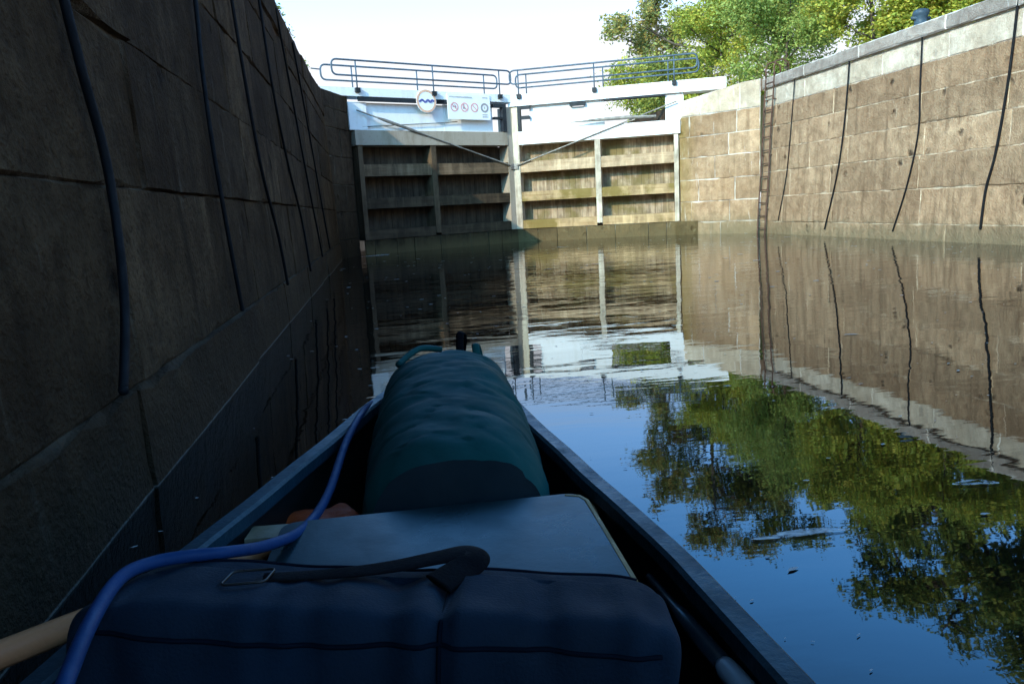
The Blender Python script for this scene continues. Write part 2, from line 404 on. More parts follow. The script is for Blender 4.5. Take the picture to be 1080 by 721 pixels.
def gate(heel, right, label):
    T, L = leaf_frame(heel)
    root = thing('lock_gate', MIT.lerp(heel, .5), label, 'lock gate', 'lock gate leaves')
    F, Bk = -.17, .32
    # u ranges that miss the neighbouring leaf at the mitre
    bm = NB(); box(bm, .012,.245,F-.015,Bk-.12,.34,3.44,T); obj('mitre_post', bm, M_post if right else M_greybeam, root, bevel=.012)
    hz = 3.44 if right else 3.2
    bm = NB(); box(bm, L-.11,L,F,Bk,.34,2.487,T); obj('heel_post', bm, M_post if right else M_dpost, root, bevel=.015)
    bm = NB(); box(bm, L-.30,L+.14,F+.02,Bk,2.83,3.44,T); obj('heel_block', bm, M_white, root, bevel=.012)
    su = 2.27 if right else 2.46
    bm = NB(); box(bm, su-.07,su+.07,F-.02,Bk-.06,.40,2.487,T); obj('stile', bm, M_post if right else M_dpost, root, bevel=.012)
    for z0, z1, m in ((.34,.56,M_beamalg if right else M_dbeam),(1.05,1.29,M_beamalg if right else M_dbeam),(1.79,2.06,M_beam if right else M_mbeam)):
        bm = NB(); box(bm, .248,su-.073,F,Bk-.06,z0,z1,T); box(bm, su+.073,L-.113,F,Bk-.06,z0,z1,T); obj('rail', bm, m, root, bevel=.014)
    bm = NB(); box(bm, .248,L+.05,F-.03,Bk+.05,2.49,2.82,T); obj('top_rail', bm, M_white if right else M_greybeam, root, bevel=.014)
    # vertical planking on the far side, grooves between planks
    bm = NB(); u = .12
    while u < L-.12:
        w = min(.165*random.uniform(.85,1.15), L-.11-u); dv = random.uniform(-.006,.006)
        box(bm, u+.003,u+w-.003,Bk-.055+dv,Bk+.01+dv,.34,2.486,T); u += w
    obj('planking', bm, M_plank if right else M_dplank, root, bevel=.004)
    # balance beam on top
    if right: bm = NB(); box(bm, .02,L+1.15,-.24,.27,3.45,3.73,T)
    else: bm = NB(); box(bm, .02,L+1.1,-.24,.27,3.555,3.74,T)
    obj('balance_beam', bm, M_white, root, bevel=.014)
    # white boards
    bm = NB()
    if right:
        box(bm, .55,1.66,-.10,-.05,2.823,3.446,T); box(bm, 1.663,1.95,-.10,-.05,2.823,3.33,T); box(bm, 1.953,2.46,-.12,-.05,2.823,3.446,T)
    else:
        box(bm, .62,2.05,-.10,-.05,2.823,3.46,T); box(bm, 2.054,L-.3,-.09,-.04,2.823,3.44,T)
    obj('white_board', bm, M_white, root, bevel=.006)
    # dark strips painting the shade under the beam; iron bracket by the mitre
    bm = NB()
    if right: box(bm, 2.46,L-.3,-.236,-.05,3.405,3.449,T); box(bm, 1.6,2.0,-.236,-.1,3.35,3.42,T)
    else: box(bm, 2.1,L-.1,-.236,-.16,3.455,3.552,T); box(bm, 1.98,2.3,-.236,-.16,3.455,3.552,T)
    obj('underside_shade', bm, M_black, root, bevel=.004)
    bm = NB()
    if right: box(bm, .25,.33,-.235,-.10,2.83,3.37,T); box(bm, .25,.58,-.235,-.10,3.372,3.447,T); box(bm, .333,.56,-.21,-.10,3.12,3.20,T); 
    else: box(bm, .27,.38,-.235,-.10,2.83,3.42,T); box(bm, .27,.66,-.235,-.10,3.422,3.50,T); box(bm, .383,.62,-.21,-.10,3.13,3.19,T)
    obj('iron_bracket', bm, M_black, root, bevel=.004)
    # diagonal tension rod with a thicker turnbuckle
    zA, zB = 1.95, 3.25
    bm = NB(); tube(bm, [T(.10,-.215,zA), T(L-.02,-.235,zB)], .017, 8)
    if not right: tube(bm, [T(2.7,-.226,zA+(2.6/(L-.12))*(zB-zA)), T(3.0,-.228,zA+(2.9/(L-.12))*(zB-zA)), T(3.7,-.232,zA+(3.6/(L-.12))*(zB-zA)), T(3.9,-.233,zA+(3.8/(L-.12))*(zB-zA))], [.02,.034,.038,.022], 8)
    bb = NB(); box(bm, .06,.20,-.225,-.188,zA-.07,zA+.07,T)
    bb.free(); obj('tension_rod', bm, M_rod, root)
    if right:
        bm = NB(); tube(bm, [T(1.62,-.27,2.94), T(2.3,-.27,2.95), T(3.1,-.27,2.95), T(3.75,-.27,2.93)], [.012,.04,.045,.03], 8); obj('sluice_lever', bm, M_rod, root)
    else:
        bm = NB(); tube(bm, [T(4.25,-.14,2.90), T(2.2,-.14,3.02), T(1.7,-.14,3.06)], .012, 6); obj('sluice_rod', bm, M_rod, root)
    # two hand rails, one on each edge of the beam
    for v, posts, u0, u1, dz in ((-.262, (.32,2.25,4.2) if right else (.46,2.38,4.35), .10, 4.75 if right else 4.92, 0), (.30, (.42,2.42,4.05) if right else (.55,2.50,4.2), .14, 4.8 if right else 4.95, -.02)):
        bm = NB(); tube(bm, rect_loop(T, u0, u1, v, 3.99+dz, 4.32+dz), .021, 8, closed=True)
        if not right and v > 0: tube(bm, [T(u1,v,4.19), T(u1+.22,v,4.2)], .015, 6)
        hr = obj('handrail', bm, M_rail, root, smooth=True)
        for pu in posts:
            pb = 3.70 if v < 0 else 3.742
            bm = NB(); tube(bm, [T(pu,v,pb), T(pu,v,4.30+dz)], .017, 8); obj('post', bm, M_rail, hr, smooth=True)
            if v < 0:
                bm = NB(); box(bm, pu-.055,pu+.055,v-.05,v+.02,3.63,3.73,T); obj('post_foot', bm, M_black, hr, bevel=.006)
    return T, L
TL, LL = gate(HL, False, 'left timber lock gate leaf, lower half in shadow, signs hung on its white beam')
TR, LR = gate(HR, True, 'right timber lock gate leaf, sunlit and algal stained, with long white balance beam')

# stone sill under the gates
t = thing('gate_sill', (3.56,20.1,0), 'slimy stone sill at the waterline below both lock gates', 'stone sill')
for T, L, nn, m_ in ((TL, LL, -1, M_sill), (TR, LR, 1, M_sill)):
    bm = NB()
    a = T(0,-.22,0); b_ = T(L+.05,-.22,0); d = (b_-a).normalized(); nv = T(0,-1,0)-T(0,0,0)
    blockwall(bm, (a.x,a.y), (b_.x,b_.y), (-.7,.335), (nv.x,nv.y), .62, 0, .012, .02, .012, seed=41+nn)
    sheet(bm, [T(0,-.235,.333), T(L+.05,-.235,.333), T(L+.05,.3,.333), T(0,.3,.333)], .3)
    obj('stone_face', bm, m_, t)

# signs hung on the left leaf
def disc(bm, T, u, z, v, r0, r1, n=40, th=.004):
    ring = []
    for k in range(n):
        a = 2*math.pi*k/n
        ring.append((bm.verts.new(T(u-math.cos(a)*r1, v, z+math.sin(a)*r1)), bm.verts.new(T(u-math.cos(a)*r0, v, z+math.sin(a)*r0)) if r0 else None))
    if r0:
        for k in range(n):
            a, b_ = ring[k], ring[(k+1)%n]; bm.faces.new((a[0], b_[0], b_[1], a[1]))
    else: bm.faces.new([a[0] for a in ring])
def quad(bm, T, v, pts): bm.faces.new([bm.verts.new(T(u, v, z)) for u, z in pts])
def bar(bm, T, v, u0, z0, u1, z1, w):
    a = Vector((u0,z0)); b_ = Vector((u1,z1)); d = (b_-a).normalized(); p = Vector((-d.y,d.x))*w/2
    quad(bm, T, v, [a+p, b_+p, b_-p, a-p])
sg = thing('notice_board', TL(1.4,-.27,3.1), 'white rectangular notice with four small round pictograms on the left gate beam', 'sign')
bm = NB(); box(bm, .78,2.02,-.262,-.246,3.10,3.70,TL); obj('board', bm, M_signw, sg, bevel=.004)
V = -.266
for i, cu in enumerate((1.83,1.54,1.25,.95)):
    bm = NB(); disc(bm, TL, cu, 3.39, V, .082 if i < 3 else .070, .112 if i < 3 else .115); 
    if i < 3:
        s = .075; bar(bm, TL, V-.002, cu+s, 3.39+s, cu-s, 3.39-s, .024)
    ring = obj('pictogram_ring', bm, M_red if i < 3 else M_ink, sg)
    bm = NB()
    if i == 0: bar(bm, TL, V+.001, cu+.05, 3.40, cu-.05, 3.40, .028); bar(bm, TL, V+.0015, cu-.01, 3.45, cu-.045, 3.37, .02)
    elif i == 1: bar(bm, TL, V+.001, cu+.02, 3.44, cu+.03, 3.35, .035); bar(bm, TL, V+.0015, cu+.03, 3.38, cu-.05, 3.34, .028); disc(bm, TL, cu+.02, 3.452, V+.0012, 0, .016, 12)
    elif i == 2: bar(bm, TL, V+.001, cu+.045, 3.42, cu-.03, 3.36, .018)
    else: bar(bm, TL, V+.001, cu, 3.42, cu, 3.36, .020)
    obj('pictogram', bm, M_ink if i != 2 else M_sor, sg)
rd = random.Random(4); words = [[]]; u = 1.96
while u > 1.42:
    w = rd.uniform(.05,.12); words[0].append((u, 3.63, u-w)); u -= w+.004
for cu, zc in ((1.0,3.63),(1.02,3.22),(1.02,3.17)): words.append([(cu, zc, cu-.06), (cu-.06, zc+.004, cu-.15)])
for wd in words:
    bm = NB()
    for k, (ua, zc, ub) in enumerate(wd): bar(bm, TL, V-.0008*k, ua+.006, zc, ub, zc+.003*(-1)**k, .026)
    bmesh.ops.remove_doubles(bm, verts=bm.verts, dist=1e-4); obj('faded_lettering', bm, M_faint, sg)
sg = thing('roundel_sign', TL(2.6,-.27,3.52), 'round white sign with orange ring and dark blue zigzag on the left gate beam', 'sign')
bm = NB(); disc(bm, TL, 2.6, 3.50, -.250, 0, .27); disc(bm, TL, 2.6, 3.50, -.262, 0, .27)
for k in range(40):
    a0 = 2*math.pi*k/40; a1 = 2*math.pi*(k+1)/40
    bm.faces.new([bm.verts.new(TL(2.6-math.cos(a)*.27, v, 3.50+math.sin(a)*.27)) for a, v in ((a0,-.25),(a1,-.25),(a1,-.262),(a0,-.262))])
bmesh.ops.remove_doubles(bm, verts=bm.verts, dist=1e-4); obj('disc', bm, M_signw, sg)
bm = NB(); disc(bm, TL, 2.6, 3.50, -.266, .215, .262); obj('ring', bm, M_sor, sg)
bm = NB(); zz = [(.20,-.02),(.12,.035),(.04,-.03),(-.04,.035),(-.10,-.03),(-.15,.03),(-.20,.0)]
for i in range(len(zz)-1): bar(bm, TL, -.270-.0006*i, 2.6+zz[i][0], 3.50+zz[i][1], 2.6+zz[i+1][0], 3.50+zz[i+1][1], .045)
obj('zigzag', bm, M_navys, sg)

# ------------------------------------------------------------------ ladder on the right wall corner
t = thing('wall_ladder', (8.7,16.45,0), 'rusty iron ladder fixed to the right wall where it meets the pier', 'ladder')
lx = lambda z: XR + BT*z - .07
for yb, yt in ((16.62,16.10),(16.28,15.80)):
    yb += .0
for s in (0, 1):
    y0 = 16.66-.36*s; y1 = 16.50-.36*s
    pts = [(lx(-.4),y0,-.4)] + [(lx(z), y0+(y1-y0)*z/3.4 + .012*math.sin(z*3+s), z) for z in np.linspace(0,3.4,12)]
    pts += [(lx(3.4)+.0,y1,3.62),(lx(3.4)+.04,y1,3.74),(lx(3.4)+.20,y1,3.78),(lx(3.4)+.34,y1,3.70),(lx(3.4)+.36,y1,3.44)]
    bm = NB(); tube(bm, pts, .018, 8); obj('side_rail', bm, M_rust, t, smooth=True)
z = .12
while z < 3.5:
    a = 16.66-.16*z/3.4
    bm = NB(); tube(bm, [(lx(z),a+.01,z),(lx(z),a-.37,z)], .013, 6); obj('rung', bm, M_rust, t, smooth=True); z += .29
for z in (.5,1.7,2.9):
    for s in (0,1):
        a = 16.66-.16*z/3.4-.36*s
        bm = NB(); tube(bm, [(lx(z),a,z+.05),(lx(z)+.09,a,z+.05)], .014, 6); obj('wall_bracket', bm, M_rust, t)

# ------------------------------------------------------------------ mooring cables hanging down the walls
GC = 'cables hanging down the lock walls'
def cable(pts, r, label, side):
    pts = smooth_path(pts, 8)
    base = pts[-1]
    c = thing('mooring_cable', pts[0], label, 'cable', GC)
    bm = NB(); tube(bm, pts, r, 8); obj('sleeve', bm, M_cable, c, smooth=True)
    for p in (pts[0], pts[-1]):
        bm = NB(); bmesh.ops.create_uvsphere(bm, u_segments=8, v_segments=6, radius=r*1.15, matrix=Matrix.Translation(p)); obj('anchor_fitting', bm, M_cable, c, smooth=True)
def lc(pts): return [(XL - BT*z + .03, y, z) for y, z in pts]
def rc(pts): return [(XR + BT*z - .028, y, z) for y, z in pts]
cable(lc([(2.52,.40),(2.66,.63),(2.73,.88),(2.74,1.15),(2.66,1.43),(2.60,1.8),(2.56,2.6),(2.55,3.25)]), .0155, 'thickest black cable on the dark left wall, closest to the canoe', -1)
cable(lc([(4.67,.40),(4.63,.61),(4.58,.93),(4.54,1.35),(4.58,1.76),(4.68,2.13),(4.74,2.7),(4.76,3.25)]), .0130, 'second nearest black cable on the dark left wall', -1)
cable(lc([(6.92,.35),(6.75,.77),(6.32,1.29),(6.13,1.9),(6.04,2.48),(6.0,3.25)]), .0130, 'third nearest black cable on the left wall, its foot swung towards the gates', -1)
cable(lc([(9.17,.31),(8.91,.92),(8.27,1.5),(7.85,2.17),(7.74,2.93),(7.72,3.28)]), .0130, 'fourth black cable on the left wall, counting from the canoe', -1)
cable(lc([(11.21,.37),(10.89,.78),(10.31,1.52),(9.77,2.38),(9.23,3.21)]), .0130, 'slanting black cable on the left wall, second nearest the gates', -1)
cable(lc([(12.95,.41),(12.56,.9),(11.65,2.26),(10.9,3.2)]), .0130, 'slanting black cable on the left wall, nearest the gates', -1)
cable(rc([(15.81,.31),(15.55,1.2),(15.45,1.95),(15.38,2.8),(15.34,3.36)]), .010, 'thin dark cable on the sunlit right wall just beside the ladder', 1)
cable(rc([(13.99,.15),(13.64,1.26),(13.49,2.29),(13.44,3.36)]), .0145, 'straight dark cable on the sunlit right wall, second from the ladder', 1)
cable(rc([(11.93,.15),(11.64,.91),(11.45,1.74),(11.48,2.49),(11.51,3.4)]), .013, 'bent dark cable on the right wall below the bollard, third from the ladder', 1)
cable(rc([(9.97,.23),(9.93,.78),(9.8,1.31),(9.68,2.33),(9.63,3.35)]), .019, 'thickest dark cable on the right wall, farthest from the ladder', 1)

# bollard on the right bank
bm = NB()
prof = [(.14,0),(.14,.04),(.10,.07),(.095,.18),(.12,.22),(.13,.26),(.11,.30),(.05,.32)]
t = thing('mooring_bollard', (9.12,11.95,3.446), 'blue grey mooring bollard standing on the coping of the right wall', 'bollard')
def lathe(bm, c, prof, n=20):
    rings = [[bm.verts.new((c[0]+r*math.cos(2*math.pi*k/n), c[1]+r*math.sin(2*math.pi*k/n), c[2]+z)) for k in range(n)] for r, z in prof]
    for i in range(len(rings)-1):
        for k in range(n): bm.faces.new((rings[i][k],rings[i][(k+1)%n],rings[i+1][(k+1)%n],rings[i+1][k]))
    bm.faces.new(rings[0][::-1]); bm.faces.new(rings[-1])
lathe(bm, (9.12,11.95,3.446), prof); obj('post', bm, M_boll, t, smooth=True)
bm = NB(); tube(bm, [(8.95,11.95,3.62),(9.29,11.95,3.62)], .028, 8); obj('cross_pin', bm, M_boll, t, smooth=True)

# ------------------------------------------------------------------ water, banks, terrain
def struct(name, bm, m):
    o = obj(name, bm, m); o['kind'] = 'structure'; return o
def watermat():
    m, nt, b, out = mat('canal_water'); g = G(nt)
    b.inputs['Base Color'].default_value = (.003,.0035,.0028,1); b.inputs['Roughness'].default_value = .015
    b.inputs['IOR'].default_value = 1.45
    P = g.pos()
    slow = g.noise(P, .7, 2, .5, .3)
    lng = g.noise(g.pos((1.2,4.0,1)), 1.0, 3, .5, .4)
    fine = g.noise(g.pos((7,14,1)), 1.0, 3, .55)
    y = g.sepz(1)
    amp = g.ramp(g.math('DIVIDE', y, 20, clamp=True), ((0,.10),(.2,.18),(.35,.55),(.55,1.0),(1,1.1)))
    patch = g.ramp(g.noise(P, .45, 2), ((.4,.45),(.62,1)))
    h = g.math('ADD', g.math('MULTIPLY', slow, .55), g.math('MULTIPLY', g.math('MULTIPLY', lng, .55), amp))
    h = g.math('ADD', h, g.math('MULTIPLY', g.math('MULTIPLY', fine, .10), g.math('MULTIPLY', g.ramp(g.math('DIVIDE', y, 20, clamp=True), ((0,.10),(.22,.30),(.40,.45),(.6,.12),(1,.03))), patch)))
    g.l(g.bump(h, .12, .10), b.inputs['Normal'])
    return m
M_water = watermat()
bm = NB(); bm.faces.new([bm.verts.new(p) for p in ((-1.5,-26,0),(9.3,-26,0),(9.3,20.5,0),(-1.5,20.5,0))]); struct('lock_water', bm, M_water)
bm = NB(); bm.faces.new([bm.verts.new(p) for p in ((-.6,18.9,2.35),(3.4,20.55,2.35),(7.7,18.95,2.35),(7.8,400,2.35),(-.7,400,2.35))]); struct('upper_water', bm, M_water)
def grassmat():
    m, nt, b, out = mat('bank_grass'); g = G(nt)
    c = g.mix(g.ramp(g.noise(g.pos(), 2.0, 6, .7), ((.3,0),(.7,1))), (.045,.075,.018), (.10,.13,.035))
    g.l(c, b.inputs['Base Color']); b.inputs['Roughness'].default_value = .95; g.l(g.bump(g.noise(g.pos(), 30, 4), .8, .05), b.inputs['Normal'])
    return m
M_grass = grassmat()
bm = NB()
for poly in ([(-900,-900),(XL-.89,-900),(XL-.89,16.8),(-2.19,19.0),(-.75,19.02),(-.75,900),(-900,900)], [(XR+.89,-900),(900,-900),(900,900),(7.82,900),(7.82,19.3),(9.6,19.3),(XR+.89,16.7)],):
    bm.faces.new([bm.verts.new((x,y,3.31 if x > 0 else 3.32)) for x, y in poly])
struct('ground', bm, M_grass)
for x0, x1, nm in ((-.76,-.74,'bank'),(7.81,7.83,'bank')):
    bm = NB(); box(bm, x0,x1,19.05,400,-1,3.30); struct(nm, bm, M_pierL)
bm = NB(); box(bm, -1.6,9.4,-26.3,-26.02,-1,.35); box(bm, -1.6,9.4,-.0-26.3,-26.02,.36,3.3); struct('chamber_end', bm, M_left)
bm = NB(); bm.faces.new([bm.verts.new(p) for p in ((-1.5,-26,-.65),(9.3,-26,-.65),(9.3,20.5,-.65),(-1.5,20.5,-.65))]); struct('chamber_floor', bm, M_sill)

# ------------------------------------------------------------------ foam
def foammat(name, a, col):
    m, nt, b, out = mat(name); g = G(nt)
    b.inputs['Base Color'].default_value = (*col,1); b.inputs['Roughness'].default_value = .6
    f = g.noise(g.pos((1,1.6,1)), 16, 6, .65, .6)
    g.l(g.ramp(f, ((.36,0),(.60,a))), b.inputs['Alpha'])
    return m
M_foam = foammat('foam', .9, (.72,.72,.70)); M_fleck = simple('foam_flecks', (.42,.42,.41), .7)
def blob(bm, cx, cy, rx, ry, rot=0, z=.005, n=28, rd=random):
    ph = [rd.uniform(0,6.28) for _ in range(4)]; vs = []
    for k in range(n):
        a = 2*math.pi*k/n; r = 1+.25*math.sin(2*a+ph[0])+.18*math.sin(3*a+ph[1])+.12*math.sin(5*a+ph[2])
        x, y = rx*r*math.cos(a), ry*r*math.sin(a)
        vs.append(bm.verts.new((cx+x*math.cos(rot)-y*math.sin(rot), cy+x*math.sin(rot)+y*math.cos(rot), z)))
    bm.faces.new(vs)
for cx_, cy_, rx, ry, rot, lb in ((1.712,1.93,.050,.026,-.2,'small pale foam patch floating near the right edge of the water'),
        (1.04,1.755,.11,.020,-.1,'long thin foam patch floating in the blue reflection beside the canoe'),
        (-.10,17.6,.30,.16,.1,'white foam patch floating at the foot of the left gate')):
    bm = NB(); blob(bm, cx_, cy_, rx, ry, rot); tag(obj('foam_patch', bm, M_foam, loc=(cx_,cy_,0)), lb, 'foam', 'foam patches on the water')
bm = NB(); rd = random.Random(9)
for i in range(620):
    y = 1.0+16*rd.random()**1.9; x = rd.uniform(-.8,8.6) if y > 4 else rd.uniform(-.8, 2.6+y*.6)
    s = (.0014+.0013*y)*rd.uniform(.3,1.2)*(2.2 if rd.random() < .06 else 1)
    blob(bm, x, y, s*rd.uniform(1,2.4), s*.8, rd.uniform(-.5,.5), .004, 7, rd)
tag(obj('foam_flecks', bm, M_fleck), 'tiny pale foam flecks scattered over the lock water', 'foam', kind='stuff')

# ------------------------------------------------------------------ canoe
CB = Vector((-.045,.70,0)); CYAW = math.atan(.118)
ca, sa = math.cos(CYAW), math.sin(CYAW)
def CT(x, y, z): return Vector((CB.x + x*ca + y*sa, CB.y - x*sa + y*ca, z))
WT = [(-2.6,0),(-2.2,.08),(-1.7,.22),(-1.2,.345),(-.7,.44),(-.3,.478),(0,.474),(.4,.418),(.62,.372),(.76,.340),(.94,.306),(1.14,.262),(1.42,.210),(1.75,.125),(2.0,.055),(2.16,.012)]
def wid(y):
    for (a, wa), (b_, wb) in zip(WT, WT[1:]):
        if a <= y <= b_: return wa+(wb-wa)*(y-a)/(b_-a)
    return 0
def sheer(y): return .35 + .025*max(0, (y-.9)/1.5)**2 + .13*max(0, (-y-1.2)/1.4)**2.2
can = thing('canoe', CB, 'dark open canoe loaded with bags, lying beside the dark left wall', 'canoe')
ys = np.linspace(-2.58, 2.15, 70)
def section(y, inner):
    w = max(wid(y), .006); zt = sheer(y); zb = -.09 + (zt+.06)*max(0, ((y-1.75)/.4 if y > 0 else (-y-2.1)/.45))**2*.9
    pts = []
    for k in range(17):
        s = -1+2*k/16; a = abs(s)
        x = w*math.copysign(min(1, 1.22*math.sin(a*math.pi/2)**.9), s) if a < 1 else w*s
        x = w*math.copysign(math.sin(a*math.pi/2)**.75, s) if a else 0
        z = zb + (zt-zb)*(a**3.2)
        if inner:
            x *= max(.2, (w-.014)/w); z = max(z, .028) if a < 1 else zt-.002
        pts.append(CT(x, y, z))
    return pts
bm = NB()
for inner in (False, True):
    rows = [[bm.verts.new(p) for p in section(y, inner)] for y in ys]
    for i in range(len(rows)-1):
        for k in range(16): bm.faces.new((rows[i][k],rows[i][k+1],rows[i+1][k+1],rows[i+1][k]))
obj('hull', bm, M_hull, can, smooth=True)
for s in (-1,1):
    bm = NB(); pts = [CT(s*(max(wid(y),.012)-.006), y, sheer(y)+.004) for y in np.linspace(-2.5,2.145,64)]
    rings = []
    for i, p in enumerate(pts):
        tdir = (pts[min(i+1,63)]-pts[max(i-1,0)]).normalized(); side = Vector((tdir.y,-tdir.x,0)).normalized(); up = Vector((0,0,1))
        pr = [(-.020,-.020),(-.020,.004),(-.014,.010),(.014,.010),(.021,.003),(.021,-.026),(.013,-.028)]
        rings.append([bm.verts.new(p+side*a*s+up*b_) for a, b_ in pr])
    for i in range(63):
        for k in range(7): bm.faces.new((rings[i][k],rings[i][(k+1)%7],rings[i+1][(k+1)%7],rings[i+1][k]))
    bm.faces.new(rings[0]); bm.faces.new(rings[-1][::-1])
    obj('gunwale', bm, M_gun, can)
bm = NB(); y = .66
for y, zz in ((.70,.318),):
    w = wid(y)-.02; box(bm, -w,w,y-.03,y+.03,zz-.022,zz, lambda a,b,c: CT(a,b,c))
obj('thwart', bm, M_ash, can, bevel=.006, seg=2)
bm = NB(); top = []; bot = []
for y in np.linspace(1.75,2.14,10):
    w = max(wid(y)-.012,.004); top.append([bm.verts.new(CT(x*w, y, sheer(y)+.006+.010*(1-x*x))) for x in (-1,-.5,0,.5,1)])
for i in range(9):
    for k in range(4): bm.faces.new((top[i][k],top[i][k+1],top[i+1][k+1],top[i+1][k]))
obj('bow_deck', bm, M_hull, can, smooth=True)

# ------------------------------------------------------------------ soft luggage
def softbox(size, cuts, k, f=None):
    bm = NB(); bmesh.ops.create_cube(bm, size=2)
    bmesh.ops.subdivide_edges(bm, edges=bm.edges[:], cuts=cuts, use_grid_fill=True)
    for v in bm.verts:
        p = v.co; n_ = (abs(p.x)**k+abs(p.y)**k+abs(p.z)**k)**(1/k)
        q = p/n_
        v.co = Vector((q.x*size[0], q.y*size[1], q.z*size[2]))
    bm.normal_update()
    if f:
        mv = [(v, f(v.co.copy(), v.normal.copy())) for v in bm.verts]
        for v, c in mv: v.co = c
    return bm

# teal dry bag: a long duffel lying along the canoe
db = thing('dry_bag', (.13,1.85,.05), 'large teal duffel dry bag lying lengthwise in the canoe towards the bow', 'bag')
D0 = Vector((.105,1.40,0)); D1 = Vector((.172,2.42,0)); dd = (D1-D0); DL = dd.length; dd.normalize(); dn = Vector((dd.y,-dd.x,0))
def dry_pt(s, a):
    """s along 0..1, a angle around"""
    prof = 1.0
    if s > .80: prof = math.sqrt(max(0, 1-((s-.80)/.205)**2.3))*.86+.14*(1-(s-.8)/.2)
    if s < .07: prof = .90+.10*math.sin(s/.07*math.pi/2)
    prof *= 1-.05*math.cos(s*9) *.3
    cx, sx = math.cos(a), math.sin(a)
    r = (abs(cx)**2.5+abs(sx)**2.5)**(-1/2.5)
    x = r*cx*.197*prof; z = r*sx*(.195 if sx > 0 else .20)*prof
    zc = .262 + .040*min(1, s/.55) - .02*max(0, s-.7)
    fall = max(0, 1-s*7)*.006 if sx > 0 else 0
    p = D0 + dd*(s*DL) + dn*x + Vector((0,0,max(zc+z-fall*sx, .035)))
    # creases: long diagonal folds of slack fabric
    w = noise.noise(Vector((a*1.1+s*2.2, s*13-a*1.3, 1.7)))*.006 + noise.noise(Vector((a*2.6, s*24+a*2.0, 5.1)))*.0035
    w += -.006*math.exp(-((s-.36-.05*math.sin(a*2.2))/.030)**2) - .004*math.exp(-((s-.63-.07*math.cos(a*1.7))/.026)**2)
    rg = abs(noise.noise(Vector((math.cos(a)*1.6+s*1.5, math.sin(a)*1.6-s*7, 2.0)))); w -= .0048*math.exp(-(rg/.045)**2)
    rg = abs(noise.noise(Vector((math.cos(a)*2.6-s*4, math.sin(a)*2.6-s*12, 9.0)))); w -= .0022*math.exp(-(rg/.05)**2)
    p += (dn*cx+Vector((0,0,1))*sx)*w
    return p
bm = NB(); NS, NA = 110, 84
rows = [[bm.verts.new(dry_pt(i/NS, 2*math.pi*k/NA)) for k in range(NA)] for i in range(NS+1)]
for i in range(NS):
    for k in range(NA): bm.faces.new((rows[i][k],rows[i][(k+1)%NA],rows[i+1][(k+1)%NA],rows[i+1][k]))
bm.faces.new(rows[-1]); obj('bag_body', bm, M_dry, db, smooth=True)
bm = NB(); c = sum((dry_pt(.0, 2*math.pi*k/NA) for k in range(NA)), Vector())/NA
rr = []
for f in (1.0,.94,.7,.4):
    rr.append([bm.verts.new(c+(dry_pt(0,2*math.pi*k/NA)-c)*f + dd*(-.014*(1-f**3)+.002*noise.noise(Vector((k*.3,f*6,0))))) for k in range(NA)])
for i in range(3):
    for k in range(NA): bm.faces.new((rr[i][k],rr[i][(k+1)%NA],rr[i+1][(k+1)%NA],rr[i+1][k]))
bm.faces.new(rr[-1]); obj('end_panel', bm, M_drye, db, smooth=True)
for pts, m in (([(.210,2.27,.44),(.212,2.30,.485),(.219,2.33,.522),(.232,2.35,.515),(.229,2.37,.47),(.222,2.39,.42)], M_web), ([(.262,2.24,.41),(.262,2.27,.45),(.260,2.29,.482),(.264,2.31,.488),(.274,2.33,.455),(.278,2.34,.40)], M_dry)):
    bm = NB(); tube(bm, smooth_path(pts, 6), .012, 8, flat=(1.0,.35)); obj('carry_strap', bm, m, db, smooth=True)
bm = NB(); tube(bm, smooth_path([(.02,2.22,.463),(.06,2.30,.478),(.10,2.36,.482),(.16,2.40,.466)], 6), .010, 8); obj('drawcord', bm, M_dry, db, smooth=True)

# flat box with grey lid and a raw wood edge
bxr = thing('wooden_box', (.05,1.16,.05), 'shallow box with grey blue lid and raw wood edge between the two bags', 'box')
def rounded_rect(c, z, ins, n=6, r=.035):
    cen = sum((Vector(p) for p in c), Vector((0,0)))/4; out = []
    P = [Vector(p)+(cen-Vector(p)).normalized()*ins for p in c]
    return [Vector((v.x, v.y, z)) for v in fillet([(p.x,p.y,0) for p in P], r, n, True)]
BC = [(-.235,.99),(.318,.95),(.332,1.325),(-.218,1.345)]
def slab(bm, c, z0, z1, ins=0):
    a = [bm.verts.new(p) for p in rounded_rect(c, z0, ins)]; b_ = [bm.verts.new(p) for p in rounded_rect(c, z1, ins)]
    N = len(a)
    for k in range(N): bm.faces.new((a[k],a[(k+1)%N],b_[(k+1)%N],b_[k]))
    bm.faces.new(a[::-1]); bm.faces.new(b_)
bm = NB(); slab(bm, BC, .06,.350); obj('carcass', bm, M_hull, bxr, bevel=.003)
bm = NB(); slab(bm, BC, .352,.366,.004); obj('lid', bm, M_boxtop, bxr, bevel=.003)
bm = NB(); tube(bm, [(.318,.975,.362),(.332,1.28,.362),(.324,1.305,.362),(.30,1.318,.362)], .006, 6); obj('edge_strip', bm, M_boxedge, bxr)

